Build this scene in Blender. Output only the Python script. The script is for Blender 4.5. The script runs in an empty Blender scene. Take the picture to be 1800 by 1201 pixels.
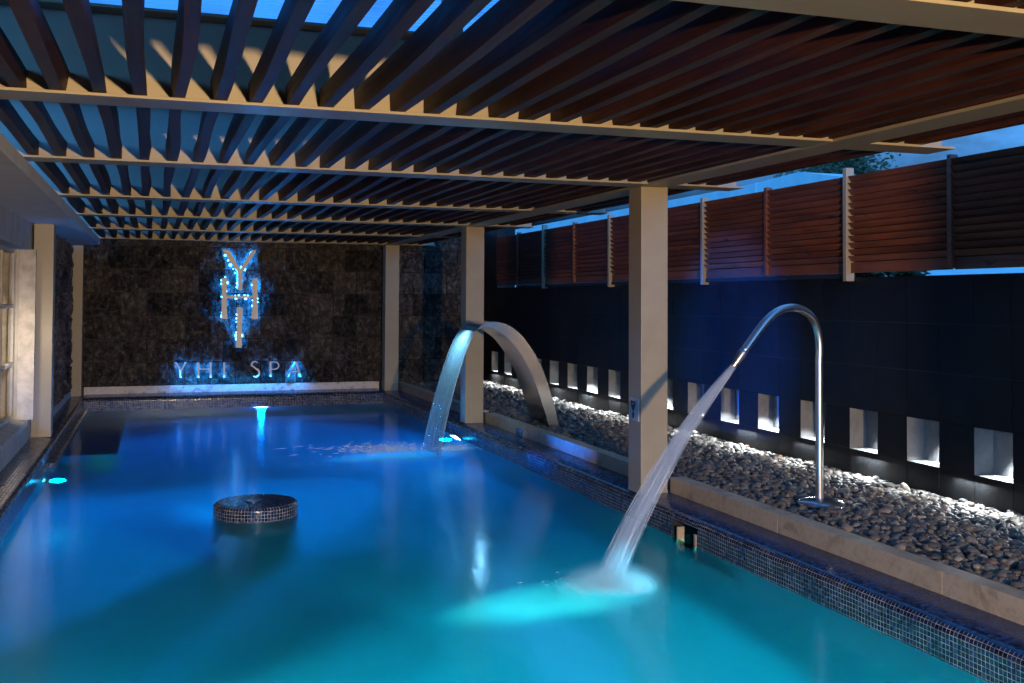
import bpy, bmesh, math, random
import numpy as np
from mathutils import Vector, Matrix, noise
R = math.radians
random.seed(7)
sc = bpy.context.scene
col = sc.collection

# ------------------------------------------------------------------ camera
cd = bpy.data.cameras.new('camera'); cam = bpy.data.objects.new('camera', cd); col.objects.link(cam)
cd.sensor_width = 36.0; cd.lens = 1853.66/1800*36
cd.shift_y = -(600.5-477.66)/1800; cd.shift_x = 0
cd.clip_start = .05; cd.clip_end = 2000
r_ = Vector((0.94720227, -0.32059567, 0.00512661)); u_ = Vector((-0.01339849, -0.02360091, 0.99963167)); f_ = Vector((0.32035659, 0.94692207, 0.02665033))
m = Matrix(((r_.x, u_.x, -f_.x, 0), (r_.y, u_.y, -f_.y, 0), (r_.z, u_.z, -f_.z, 1.8), (0, 0, 0, 1)))
cam.matrix_world = m
sc.camera = cam
sc.view_settings.view_transform = 'Standard'; sc.view_settings.look = 'None'
sc.view_settings.exposure = 0; sc.view_settings.gamma = 1
sc.render.engine = 'CYCLES'
try:
    sc.cycles.use_denoising = True; sc.cycles.denoiser = 'OPENIMAGEDENOISE'
except Exception: pass
sc.cycles.max_bounces = 8; sc.cycles.diffuse_bounces = 4; sc.cycles.glossy_bounces = 4
sc.cycles.transparent_max_bounces = 16; sc.cycles.transmission_bounces = 6; sc.cycles.volume_bounces = 1
sc.cycles.caustics_reflective = False; sc.cycles.caustics_refractive = False
sc.cycles.sample_clamp_indirect = 4; sc.cycles.sample_clamp_direct = 0

# ------------------------------------------------------------------ world: dusk sky with broken cloud
w = bpy.data.worlds.new('World'); sc.world = w; w.use_nodes = True
nt = w.node_tree; nt.nodes.clear()
def WN(t, **k):
    n = nt.nodes.new(t)
    for a, b in k.items(): setattr(n, a, b)
    return n
sky = WN('ShaderNodeTexSky', sky_type='NISHITA', sun_disc=False)
sky.sun_elevation = R(-2.5); sky.sun_rotation = R(200); sky.air_density = 1.0; sky.dust_density = .3; sky.ozone_density = 4
tc = WN('ShaderNodeTexCoord'); mp = WN('ShaderNodeMapping'); mp.inputs['Scale'].default_value = (2.2, 2.2, 5)
nz = WN('ShaderNodeTexNoise'); nz.inputs['Scale'].default_value = 3.2; nz.inputs['Detail'].default_value = 6; nz.inputs['Roughness'].default_value = .55
cr = WN('ShaderNodeValToRGB'); cr.color_ramp.elements[0].position = .46; cr.color_ramp.elements[0].color = (.14, .66, 1.75, 1)
cr.color_ramp.elements[1].position = .62; cr.color_ramp.elements[1].color = (.10, .34, .80, 1)
mix = WN('ShaderNodeMix', data_type='RGBA', blend_type='MULTIPLY'); mix.inputs[0].default_value = 1
bg = WN('ShaderNodeBackground'); out = WN('ShaderNodeOutputWorld')
SKY = 41.0
bg.inputs['Strength'].default_value = SKY
L = nt.links.new
L(tc.outputs['Generated'], mp.inputs['Vector']); L(mp.outputs[0], nz.inputs['Vector']); L(nz.outputs['Fac'], cr.inputs['Fac'])
bwn = WN('ShaderNodeRGBToBW'); L(sky.outputs[0], bwn.inputs[0]); L(bwn.outputs[0], mix.inputs[6]); L(cr.outputs[0], mix.inputs[7]); L(mix.outputs[2], bg.inputs['Color']); L(bg.outputs[0], out.inputs['Surface'])

# ------------------------------------------------------------------ light helpers
def lamp(name, kind, loc, power, color, size=.1, aim=None, spot=None, blend=.5, parent=None):
    d = bpy.data.lights.new(name, kind); d.energy = power; d.color = color
    if kind in ('POINT', 'SPOT'): d.shadow_soft_size = size
    if kind == 'SPOT': d.spot_size = R(spot); d.spot_blend = blend
    if kind == 'AREA': d.size = size
    o = bpy.data.objects.new(name, d); col.objects.link(o); o.location = loc
    if aim is not None:
        o.rotation_euler = (Vector(aim)-Vector(loc)).to_track_quat('-Z', 'Y').to_euler()
    if parent: o.parent = parent
    return o
WARM = (1.0, .685, .36)
COOL = (.86, .95, 1.0)
TEAL = (.01, .60, .52)
BLUE = (.0, .20, 1.0)
CYAN = (.02, .42, 1.0)
# warm terrace lamps behind the photographer
lamp('terrace_lamp_light', 'SPOT', (1.0, -4.5, 1.8), 4200, WARM, .08, aim=(2.2, 8, 2.0), spot=84, blend=.5)

# ------------------------------------------------------------------ material helpers
def mat(name):
    m = bpy.data.materials.new(name); m.use_nodes = True
    return m, m.node_tree, m.node_tree.nodes['Principled BSDF']
class G:
    """tiny node-graph helper"""
    def __init__(s, nt): s.nt = nt
    def n(s, t, **k):
        x = s.nt.nodes.new(t)
        for a, b in k.items(): setattr(x, a, b)
        return x
    def l(s, a, b): s.nt.links.new(a, b)
    def math(s, op, a, b=None, c=None, clamp=False):
        x = s.n('ShaderNodeMath', operation=op); x.use_clamp = clamp
        for i, v in enumerate((a, b, c)):
            if v is None: continue
            if isinstance(v, (int, float)): x.inputs[i].default_value = v
            else: s.l(v, x.inputs[i])
        return x.outputs[0]
    def noise(s, vec, scale, detail=4, rough=.5, dist=0, stretch=None):
        if stretch:
            mp = s.n('ShaderNodeMapping'); mp.inputs['Scale'].default_value = stretch; s.l(vec, mp.inputs['Vector']); vec = mp.outputs[0]
        x = s.n('ShaderNodeTexNoise'); x.inputs['Scale'].default_value = scale; x.inputs['Detail'].default_value = detail
        x.inputs['Roughness'].default_value = rough; x.inputs['Distortion'].default_value = dist
        s.l(vec, x.inputs['Vector']); return x.outputs['Fac']
    def ramp(s, fac, stops):
        x = s.n('ShaderNodeValToRGB'); e = x.color_ramp.elements
        while len(e) < len(stops): e.new(.5)
        for i, (p, c) in enumerate(stops):
            e[i].position = p; e[i].color = (*c, 1) if len(c) == 3 else c
        s.l(fac, x.inputs['Fac']); return x.outputs['Color']
    def mixc(s, fac, a, b, bt='MIX'):
        x = s.n('ShaderNodeMix', data_type='RGBA', blend_type=bt)
        for i, v in ((0, fac), (6, a), (7, b)):
            if isinstance(v, (int, float)): x.inputs[i].default_value = v
            elif isinstance(v, tuple): x.inputs[i].default_value = (*v, 1)
            else: s.l(v, x.inputs[i])
        return x.outputs[2]
    def bump(s, h, strength, dist=.01):
        x = s.n('ShaderNodeBump'); x.inputs['Strength'].default_value = strength; x.inputs['Distance'].default_value = dist
        s.l(h, x.inputs['Height']); return x.outputs[0]
    def obj(s): return s.n('ShaderNodeTexCoord').outputs['Object']
    def uv(s): return s.n('ShaderNodeTexCoord').outputs['UV']

def setp(b, **k):
    for a, v in k.items():
        a = a.replace('_', ' ')
        b.inputs[a].default_value = (*v, 1) if isinstance(v, tuple) and len(v) == 3 else v

def painted(name, c, rough=.45, bumpy=.25, dirt=.15, scale=6):
    m, nt, b = mat(name); g = G(nt); o = g.obj()
    n1 = g.noise(o, scale, 6, .6); n2 = g.noise(o, 60, 3, .6)
    c2 = tuple(x*(1-dirt*2.2) for x in c)
    g.l(g.ramp(n1, [(.3, c2), (.62, c)]), b.inputs['Base Color'])
    b.inputs['Roughness'].default_value = rough
    g.l(g.math('MULTIPLY_ADD', n1, .25, rough-.1), b.inputs['Roughness'])
    g.l(g.bump(n2, bumpy, .004), b.inputs['Normal'])
    return m
M = {}
M['steel_paint'] = painted('beige_painted_steel', (.33, .278, .195), .42, .12, .045)
M['concrete'] = painted('grey_render', (.48, .50, .55), .8, .5, .12)
M['plaster'] = painted('cream_plaster', (.62, .56, .47), .7, .4, .18, 9)
M['frame'] = painted('pale_window_frame', (.42, .39, .34), .4, .1, .1)
M['black'] = painted('black_recess', (.006, .006, .007), .6, .1, .0)
M['teal_wall'] = painted('pale_teal_wall', (.42, .66, .70), .8, .2, .08, 2)
M['ground'] = painted('dark_paving', (.12, .115, .11), .8, .5, .2, 3)
M['mortar'] = painted('pale_joint_mortar', (.085, .09, .10), .8, .3, .4, 1.5)
M['soffit'] = painted('white_soffit', (.78, .80, .84), .7, .3, .06)

def emis(name, c, s):
    m = bpy.data.materials.new(name); m.use_nodes = True; nt = m.node_tree; nt.nodes.clear()
    e = nt.nodes.new('ShaderNodeEmission'); e.inputs[0].default_value = (*c, 1); e.inputs[1].default_value = s
    o = nt.nodes.new('ShaderNodeOutputMaterial'); nt.links.new(e.outputs[0], o.inputs[0]); return m
M['led_cool'] = emis('cool_led', (.85, .95, 1), 1.2)
M['led_blue'] = emis('blue_led', (.05, .45, 1), 32)
M['led_back'] = emis('blue_led_strip', (.005, .24, 1), 75)
M['pool_lens_white'] = emis('pool_lens_white', (.75, .92, 1), 16)
M['pool_lens_teal'] = emis('pool_lens_teal', (.12, 1, .85), 4)
M['curtain'] = painted('beige_curtain', (.55, .47, .38), .9, .2, .1)

def steel(name, c, rough, aniso_dir=None):
    m, nt, b = mat(name); g = G(nt); o = g.obj()
    setp(b, Base_Color=c, Metallic=1.0, Roughness=rough)
    n = g.noise(o, 30, 4, .6, 0, aniso_dir or (1, 1, 1))
    g.l(g.math('MULTIPLY_ADD', n, .22, rough-.08), b.inputs['Roughness'])
    g.l(g.bump(n, .02, .001), b.inputs['Normal'])
    return m
M['steel'] = steel('brushed_stainless', (.62, .58, .55), .3, (2, 2, .15))
m, nt_, b_ = mat('satin_stainless'); setp(b_, Base_Color=(.68, .63, .57), Metallic=1.0, Roughness=.19); M['steel_arch'] = m
M['letter'] = painted('pale_metal_letter', (.92, .88, .84), .35, .05, .04)

def wood(name, dark, mid, axis, rough=.55, knots=False):
    m, nt, b = mat(name); g = G(nt); o = g.obj()
    st = {'x': (.35, 9, 9), 'y': (9, .35, 9)}[axis]
    rnd = g.n('ShaderNodeObjectInfo').outputs['Random']
    isl = g.n('ShaderNodeNewGeometry').outputs['Random Per Island']
    mp = g.n('ShaderNodeMapping'); g.l(o, mp.inputs['Vector'])
    cmb = g.n('ShaderNodeCombineXYZ'); g.l(g.math('MULTIPLY', rnd, 37), cmb.inputs[0]); g.l(g.math('MULTIPLY', isl, 51), cmb.inputs[1]); g.l(g.math('MULTIPLY', isl, 13), cmb.inputs[2])
    g.l(cmb.outputs[0], mp.inputs['Location'])
    v = mp.outputs[0]
    n1 = g.noise(v, 3.2, 7, .62, .6, st)
    n2 = g.noise(v, 1.6, 3, .5)
    c = g.ramp(n1, [(.30, dark), (.52, mid), (.75, tuple(x*1.35 for x in mid))])
    c = g.mixc(g.math('MULTIPLY', g.math('FRACT', g.math('ADD', isl, rnd)), .8), c, tuple(x*.45 for x in mid))
    c = g.mixc(g.ramp(n2, [(.42, (0, 0, 0)), (.7, (.55, .55, .55))]), c, tuple(x*.4 for x in dark))
    if knots:
        vo = g.n('ShaderNodeTexVoronoi'); vo.inputs['Scale'].default_value = 3.0
        mp2 = g.n('ShaderNodeMapping'); mp2.inputs['Scale'].default_value = (1, .8, 2.4); g.l(v, mp2.inputs['Vector'])
        dn = g.n('ShaderNodeVectorMath', operation='ADD'); g.l(mp2.outputs[0], dn.inputs[0])
        nn = g.n('ShaderNodeTexNoise'); nn.inputs['Scale'].default_value = 9; g.l(v, nn.inputs['Vector'])
        sc_ = g.n('ShaderNodeVectorMath', operation='SCALE'); sc_.inputs['Scale'].default_value = .22; g.l(nn.outputs['Color'], sc_.inputs[0])
        g.l(sc_.outputs[0], dn.inputs[1]); g.l(dn.outputs[0], vo.inputs['Vector'])
        k = g.ramp(vo.outputs['Distance'], [(.07, (1, 1, 1)), (.17, (0, 0, 0))])
        c = g.mixc(g.math('MULTIPLY', k, .85), c, (.012, .006, .004))
    g.l(c, b.inputs['Base Color'])
    g.l(g.math('MULTIPLY_ADD', n1, .3, rough-.15), b.inputs['Roughness'])
    g.l(g.bump(n1, .35, .006), b.inputs['Normal'])
    return m
M['slat'] = wood('dark_stained_timber', (.022, .008, .006), (.088, .029, .019), 'y', .5)
M['slat'].node_tree.nodes['Principled BSDF'].inputs['Specular IOR Level'].default_value = .07
M['fence_wood'] = wood('red_stained_timber', (.10, .030, .014), (.27, .080, .032), 'y', .55, knots=True)

def mosaic(name, tile, grout, pitch=.0245, gw=.105, var=1.0):
    m, nt, b = mat(name); g = G(nt); uv = g.uv(); ob = g.obj()
    # every fifth sheet joint slightly offset like hand-laid mosaic
    wob = g.noise(ob, 2.2, 2, .5)
    mp = g.n('ShaderNodeMapping'); mp.inputs['Scale'].default_value = (1/pitch,)*3; g.l(uv, mp.inputs['Vector'])
    sep = g.n('ShaderNodeSeparateXYZ'); g.l(mp.outputs[0], sep.inputs[0])
    jig = g.math('MULTIPLY', g.math('SUBTRACT', wob, .5), .8)
    x = g.math('ADD', sep.outputs[0], jig); y = g.math('ADD', sep.outputs[1], jig)
    fx = g.math('FRACT', x); fy = g.math('FRACT', y)
    gx = g.math('LESS_THAN', fx, gw); gy = g.math('LESS_THAN', fy, gw)
    gm = g.math('MAXIMUM', gx, gy)
    cx = g.math('FLOOR', x); cy = g.math('FLOOR', y)
    cmb = g.n('ShaderNodeCombineXYZ'); g.l(cx, cmb.inputs[0]); g.l(cy, cmb.inputs[1])
    wn = g.n('ShaderNodeTexWhiteNoise', noise_dimensions='2D'); g.l(cmb.outputs[0], wn.inputs['Vector'])
    tcol = g.ramp(wn.outputs['Value'], [(.0, tuple(t*.45 for t in tile)), (.6, tile), (1.0, tuple(min(1, t*(1+.6*var)) for t in tile))])
    gn = g.noise(ob, 5, 4, .7); gn2 = g.noise(ob, 31, 2, .6)
    gcol = g.mixc(g.ramp(g.math('MULTIPLY', gn, gn2), [(.14, (0, 0, 0)), (.34, (1, 1, 1))]), tuple(q*.16 for q in grout), grout)
    g.l(g.mixc(gm, tcol, gcol), b.inputs['Base Color'])
    rr = g.math('MULTIPLY_ADD', wn.outputs['Value'], .2, .10)
    g.l(g.math('MAXIMUM', rr, g.math('MULTIPLY', gm, .8)), b.inputs['Roughness'])
    # per-tile tilt: height = tile-local plane with random slope + grout groove
    wn2 = g.n('ShaderNodeTexWhiteNoise', noise_dimensions='3D'); g.l(cmb.outputs[0], wn2.inputs['Vector'])
    s3 = g.n('ShaderNodeSeparateXYZ'); g.l(wn2.outputs['Color'], s3.inputs[0])
    h = g.math('ADD', g.math('MULTIPLY', g.math('SUBTRACT', s3.outputs[0], .5), fx), g.math('MULTIPLY', g.math('SUBTRACT', s3.outputs[1], .5), fy))
    h = g.math('MULTIPLY', h, .5)
    h = g.math('SUBTRACT', h, g.math('MULTIPLY', gm, .5))
    g.l(g.bump(h, .5, .002), b.inputs['Normal'])
    return m
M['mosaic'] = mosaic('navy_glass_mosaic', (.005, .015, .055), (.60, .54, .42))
M['mosaic_skylit'] = mosaic('navy_mosaic_skylit', (.003, .034, .12), (.018, .045, .075))  # for upward faces: blue sky light put into tile and grout colour
M['mosaic_floor'] = mosaic('pool_floor_mosaic', (.05, .36, .66), (.35, .45, .5), .05, .1, .25)

def rock(name, dark, light, rough, bs, blocks=None):
    m, nt, b = mat(name); g = G(nt); o = g.obj()
    isl = g.n('ShaderNodeNewGeometry').outputs['Random Per Island']
    n1 = g.noise(o, 3.2 if blocks else 5, 8, .65, .4); n2 = g.noise(o, 13 if blocks else 38, 10, .78); n3 = g.noise(o, 150, 3, .6)
    c = g.ramp(n1, [(.3, dark), (.7, light)])
    if blocks: c = g.mixc(g.ramp(n2, [(.41, (1, 1, 1)), (.51, (0, 0, 0))]), c, tuple(x*.5 for x in dark)); c = g.mixc(g.ramp(n2, [(.53, (0, 0, 0)), (.66, (1, 1, 1))]), c, tuple(x*1.8 for x in light))  # stained crevices; relief contrast is also put into the colour
    c = g.mixc(g.math('MULTIPLY', isl, .7), c, tuple(x*.35 for x in light))
    g.l(c, b.inputs['Base Color'])
    g.l(g.math('MULTIPLY_ADD', n2, .5, rough-.22), b.inputs['Roughness'])
    h = g.math('ADD', n2, g.math('MULTIPLY', n3, .35))
    if blocks:
        n4 = g.noise(o, 13, 6, .65, .8)
        h = g.math('ADD', g.math('MULTIPLY', n4, 2.2), h)
        n5 = g.noise(o, 9, 5, .6, .9, (1.7, 1, .8)); c = g.mixc(1.0, c, g.ramp(n5, [(.38, (.55, .55, .55)), (.5, (.9, .9, .9)), (.62, (1.45, 1.42, 1.4))]), 'MULTIPLY')  # light and shade of chisel marks multiplied into the colour
        bv = g.math('MULTIPLY_ADD', isl, 1.25, .40); cc = g.n('ShaderNodeCombineXYZ')
        for i in range(3): g.l(bv, cc.inputs[i])
        c = g.mixc(1.0, c, cc.outputs[0], 'MULTIPLY'); g.l(c, b.inputs['Base Color'])
    else: b.inputs['Specular IOR Level'].default_value = .16
    g.l(g.bump(h, bs, .07 if blocks else .02), b.inputs['Normal'])
    return m
M['rock'] = rock('split_face_basalt', (.040, .032, .026), (.29, .25, .215), .34, 1.0, True)
M['slate'] = rock('honed_black_slate', (.004, .0045, .005), (.014, .0145, .016), .36, .22)
M['niche'] = rock('niche_granite', (.13, .13, .13), (.32, .32, .32), .6, .3)

def marble(name, base, vein, joint=0):
    m, nt, b = mat(name); g = G(nt); o = g.obj()
    n1 = g.noise(o, 4, 9, .6, 1.5); n2 = g.noise(o, 30, 5, .7)
    c = g.ramp(n1, [(.36, vein), (.46, base), (.7, tuple(min(1, x*1.1) for x in base))])
    c = g.mixc(g.math('MULTIPLY', g.ramp(n2, [(.35, (1, 1, 1)), (.5, (0, 0, 0))]), .35), c, tuple(x*.55 for x in vein))
    g.l(c, b.inputs['Base Color']); b.inputs['Roughness'].default_value = .5
    g.l(g.bump(n2, .25, .004), b.inputs['Normal']); return m
M['kerb'] = marble('travertine', (.40, .295, .19), (.29, .205, .125))
M['marble'] = marble('white_marble', (.62, .58, .55), (.30, .25, .24))

def pebble():
    m, nt, b = mat('river_pebbles'); g = G(nt); o = g.obj()
    isl = g.n('ShaderNodeNewGeometry').outputs['Random Per Island']
    c = g.ramp(isl, [(0, (.06, .06, .07)), (.25, (.22, .22, .22)), (.45, (.15, .14, .13)), (.6, (.30, .27, .23)), (.75, (.18, .19, .21)), (.88, (.42, .40, .36)), (.95, (.34, .18, .11)), (1, (.62, .60, .56))])
    n = g.noise(o, 55, 5, .7)
    c = g.mixc(g.ramp(n, [(.35, (.5, .5, .5)), (.6, (0, 0, 0))]), c, (.07, .065, .06)); c = g.mixc(1.0, c, (.47, .43, .39), 'MULTIPLY')
    g.l(c, b.inputs['Base Color']); b.inputs['Roughness'].default_value = .55
    g.l(g.bump(n, .3, .004), b.inputs['Normal']); return m
M['pebble'] = pebble()

def water_mat():
    m = bpy.data.materials.new('pool_water'); m.use_nodes = True; nt = m.node_tree; nt.nodes.clear(); g = G(nt)
    o = g.obj()
    n1 = g.noise(o, 2.4, 3, .5, .3, (1, .45, 1)); n2 = g.noise(o, 16, 3, .6, .2, (1, .5, 1))
    h = g.math('ADD', g.math('MULTIPLY', n1, 1.0), g.math('MULTIPLY', n2, .18))
    bp = g.bump(h, .12, .05)
    tr = g.n('ShaderNodeBsdfRefraction'); tr.inputs[0].default_value = (.9, .97, 1, 1); tr.inputs['Roughness'].default_value = .30; tr.inputs['IOR'].default_value = 1.33
    g.l(bp, tr.inputs['Normal'])
    gl = g.n('ShaderNodeBsdfGlossy'); gl.inputs['Roughness'].default_value = .14; gl.inputs['Color'].default_value = (.50, .64, .78, 1)
    g.l(bp, gl.inputs['Normal'])
    fr = g.n('ShaderNodeFresnel'); fr.inputs['IOR'].default_value = 1.33; g.l(bp, fr.inputs['Normal'])
    mx = g.n('ShaderNodeMixShader'); g.l(fr.outputs[0], mx.inputs[0]); g.l(tr.outputs[0], mx.inputs[1]); g.l(gl.outputs[0], mx.inputs[2])
    out = g.n('ShaderNodeOutputMaterial'); g.l(mx.outputs[0], out.inputs['Surface'])
    return m
M['water'] = water_mat()
def volume_mat(name, c, dens, aniso=0):
    m = bpy.data.materials.new(name); m.use_nodes = True; nt = m.node_tree; nt.nodes.clear(); g = G(nt)
    v = g.n('ShaderNodeVolumePrincipled'); v.inputs['Color'].default_value = (*c, 1); v.inputs['Density'].default_value = dens; v.inputs['Anisotropy'].default_value = aniso
    out = g.n('ShaderNodeOutputMaterial'); g.l(v.outputs[0], out.inputs['Volume']); return m
def soft_volume(name, c, dens, jet=None):
    m = bpy.data.materials.new(name); m.use_nodes = True; nt = m.node_tree; nt.nodes.clear(); g = G(nt)
    o = g.obj(); sp = g.n('ShaderNodeSeparateXYZ'); g.l(o, sp.inputs[0])
    v = g.n('ShaderNodeVolumePrincipled'); v.inputs['Color'].default_value = (*c, 1)
    if jet:
        L_, curve, ra, rb = jet
        t = g.math('DIVIDE', sp.outputs[2], L_, clamp=True)
        bow = g.math('MULTIPLY', g.math('MULTIPLY', t, g.math('SUBTRACT', 1.0, t)), curve*4)
        x = g.math('SUBTRACT', sp.outputs[0], bow)
        rad = g.math('ADD', ra, g.math('MULTIPLY', g.math('POWER', t, .8), rb-ra))
        rr = g.math('DIVIDE', g.math('SQRT', g.math('ADD', g.math('MULTIPLY', x, x), g.math('MULTIPLY', sp.outputs[1], sp.outputs[1]))), rad)
        fall = g.math('POWER', g.math('SUBTRACT', 1.0, rr, clamp=True), 1.3)
        n = g.noise(o, 22, 3, .6, 0, (1, 1, .05))
        d = g.math('MULTIPLY', g.math('MULTIPLY', fall, g.math('MULTIPLY_ADD', n, 4.6, -1.35, clamp=False)), g.math('MULTIPLY', g.math('SUBTRACT', 1.0, g.math('MULTIPLY', t, .35)), g.math('DIVIDE', dens*ra, rad)))
    else:
        ln = g.n('ShaderNodeVectorMath', operation='LENGTH'); g.l(o, ln.inputs[0])
        fall = g.math('POWER', g.math('SUBTRACT', 1.0, ln.outputs['Value'], clamp=True), 2.2)
        n = g.noise(o, 2.2, 4, .6, .3)
        d = g.math('MULTIPLY', fall, g.math('MULTIPLY', g.math('MULTIPLY_ADD', n, 1.8, -.25, clamp=True), dens))
    d = g.math('MAXIMUM', d, 0.0)
    g.l(d, v.inputs['Density'])
    out = g.n('ShaderNodeOutputMaterial'); g.l(v.outputs[0], out.inputs['Volume']); return m
M['foam'] = soft_volume('foam_mist', (.8, .93, 1), 15)
M['plume'] = soft_volume('bubbles', (.9, 1, 1), 34)
M['foam_dense'] = soft_volume('foam_dense', (.85, .94, 1), 26)
def sheet_mat():
    m = bpy.data.materials.new('falling_sheet'); m.use_nodes = True; nt = m.node_tree; nt.nodes.clear(); g = G(nt)
    uv = g.uv()
    n = g.noise(uv, 4, 5, .65, .1, (14, .5, 1)); n2 = g.noise(uv, 3, 3, .6, .2, (3, .4, 1))
    tr = g.n('ShaderNodeBsdfTransparent'); tr.inputs[0].default_value = (.8, .92, 1, 1)
    gl = g.n('ShaderNodeBsdfGlossy'); gl.inputs['Roughness'].default_value = .25; g.l(g.bump(n, .6, .02), gl.inputs['Normal'])
    df = g.n('ShaderNodeBsdfTranslucent'); df.inputs[0].default_value = (.75, .9, 1, 1)
    d2 = g.n('ShaderNodeBsdfDiffuse'); d2.inputs[0].default_value = (.75, .9, 1, 1)
    a = g.n('ShaderNodeMixShader'); a.inputs[0].default_value = .5; g.l(df.outputs[0], a.inputs[1]); g.l(d2.outputs[0], a.inputs[2])
    b_ = g.n('ShaderNodeMixShader'); b_.inputs[0].default_value = .35; g.l(a.outputs[0], b_.inputs[1]); g.l(gl.outputs[0], b_.inputs[2])
    f = g.math('ADD', g.math('MULTIPLY', n, .9), g.math('MULTIPLY', n2, .35))
    f = g.math('SUBTRACT', f, .26, clamp=True)
    c = g.n('ShaderNodeMixShader'); g.l(f, c.inputs[0]); g.l(tr.outputs[0], c.inputs[1]); g.l(b_.outputs[0], c.inputs[2])
    out = g.n('ShaderNodeOutputMaterial'); g.l(c.outputs[0], out.inputs['Surface']); return m
M['sheet'] = sheet_mat()
def roof_glass():
    m = bpy.data.materials.new('streaked_roof_glazing'); m.use_nodes = True; nt = m.node_tree; nt.nodes.clear(); g = G(nt)
    o = g.obj(); n = g.noise(o, 5, 6, .7, .3, (.5, 14, 1)); n2 = g.noise(o, 1.3, 3, .5)
    tr = g.n('ShaderNodeBsdfTransparent'); tr.inputs[0].default_value = (.55, .8, 1, 1)
    tl = g.n('ShaderNodeBsdfTranslucent'); tl.inputs[0].default_value = (.8, .9, 1, 1)
    f = g.math('MULTIPLY', g.ramp(n, [(.45, (.15, .15, .15)), (.7, (.9, .9, .9))]), 1.0)
    mx = g.n('ShaderNodeMixShader'); g.l(f, mx.inputs[0]); g.l(tr.outputs[0], mx.inputs[1]); g.l(tl.outputs[0], mx.inputs[2])
    gl = g.n('ShaderNodeBsdfGlossy'); gl.inputs['Roughness'].default_value = .1
    m2 = g.n('ShaderNodeMixShader'); m2.inputs[0].default_value = .08; g.l(mx.outputs[0], m2.inputs[1]); g.l(gl.outputs[0], m2.inputs[2])
    out = g.n('ShaderNodeOutputMaterial'); g.l(m2.outputs[0], out.inputs['Surface']); return m
M['roof_glass'] = roof_glass()
m, nt_, b_ = mat('window_glass'); setp(b_, Base_Color=(.9, .9, .9), Roughness=.03, Transmission_Weight=1.0, IOR=1.0); b_.inputs['Alpha'].default_value = .25; M['glass'] = m
m, nt_, b_ = mat('dark_leaves'); g = G(nt_)
g.l(g.ramp(g.n('ShaderNodeNewGeometry').outputs['Random Per Island'], [(0, (.02, .035, .012)), (1, (.06, .09, .03))]), b_.inputs['Base Color']); b_.inputs['Roughness'].default_value = .6; M['leaf'] = m
M['bark'] = painted('bark', (.10, .075, .055), .9, .8, .2)
m, nt_, b_ = mat('blue_glaze_plate'); setp(b_, Base_Color=(.35, .37, .4), Metallic=.9, Roughness=.22); M['plate'] = m
M['sign_face'] = painted('pale_sign_face', (.42, .47, .52), .4, .05, .03)
M['lamp_body'] = painted('lamp_body', (.5, .5, .5), .4, .1, .05)

# ------------------------------------------------------------------ mesh helpers
class MB:
    def __init__(s): s.v = []; s.f = []; s.uv = []; s.smooth = False
    def add(s, vs, fs, uvs=None):
        n = len(s.v); s.v += [tuple(v) for v in vs]; s.f += [tuple(i+n for i in f) for f in fs]
        if uvs: s.uv += uvs
        else: s.uv += [None]*len(fs)
    def box(s, a, b):
        (x0, y0, z0), (x1, y1, z1) = a, b
        vs = [(x0,y0,z0),(x1,y0,z0),(x1,y1,z0),(x0,y1,z0),(x0,y0,z1),(x1,y0,z1),(x1,y1,z1),(x0,y1,z1)]
        s.add(vs, [(0,3,2,1),(4,5,6,7),(0,1,5,4),(1,2,6,5),(2,3,7,6),(3,0,4,7)]); return s
    def prism(s, pts, axis, a, b):
        """extrude 2D polygon pts (ccw) along axis between a and b"""
        n = len(pts)
        def P(p, t):
            if axis == 'y': return (p[0], t, p[1])
            if axis == 'x': return (t, p[0], p[1])
            return (p[0], p[1], t)
        vs = [P(p, a) for p in pts]+[P(p, b) for p in pts]
        fs = [tuple(range(n)), tuple(range(2*n-1, n-1, -1))]+[(i, i+n, (i+1) % n+n, (i+1) % n) for i in range(n)]
        s.add(vs, fs); return s
    def tube(s, pts, rad, n=20, cap=True):
        pts = [Vector(p) for p in pts]; rings = []
        if not hasattr(rad, '__len__'): rad = [rad]*len(pts)
        up = None
        for i, p in enumerate(pts):
            t = (pts[min(i+1, len(pts)-1)]-pts[max(i-1, 0)]).normalized()
            if up is None: up = t.orthogonal().normalized()
            up = (up-t*up.dot(t)).normalized(); sd = t.cross(up)
            rings.append([p+rad[i]*(math.cos(2*math.pi*k/n)*up+math.sin(2*math.pi*k/n)*sd) for k in range(n)])
        vs = [v for r in rings for v in r]
        fs = [(i*n+k, i*n+(k+1) % n, (i+1)*n+(k+1) % n, (i+1)*n+k) for i in range(len(pts)-1) for k in range(n)]
        if cap: fs += [tuple(range(n-1, -1, -1)), tuple(range((len(pts)-1)*n, len(pts)*n))]
        s.add(vs, fs); return s
    def build(s, name, material, parent=None, smooth=False, bevel=0, recalc=True):
        me = bpy.data.meshes.new(name); me.from_pydata(s.v, [], s.f); me.update()
        if any(u for u in s.uv):
            ul = me.uv_layers.new(name='UVMap')
            for p, u in zip(me.polygons, s.uv):
                if u:
                    for li, c in zip(p.loop_indices, u): ul.data[li].uv = c
        if recalc and len(s.v) < 60000:
            bm = bmesh.new(); bm.from_mesh(me); bmesh.ops.recalc_face_normals(bm, faces=bm.faces[:])
            bm.to_mesh(me); bm.free()
        me.materials.append(M[material] if isinstance(material, str) else material)
        if smooth: me.polygons.foreach_set('use_smooth', [True]*len(me.polygons))
        o = bpy.data.objects.new(name, me); col.objects.link(o)
        if parent: o.parent = parent
        if bevel:
            bv = o.modifiers.new('bevel', 'BEVEL'); bv.width = bevel; bv.segments = 2; bv.limit_method = 'ANGLE'; bv.angle_limit = R(40)
        return o
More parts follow.
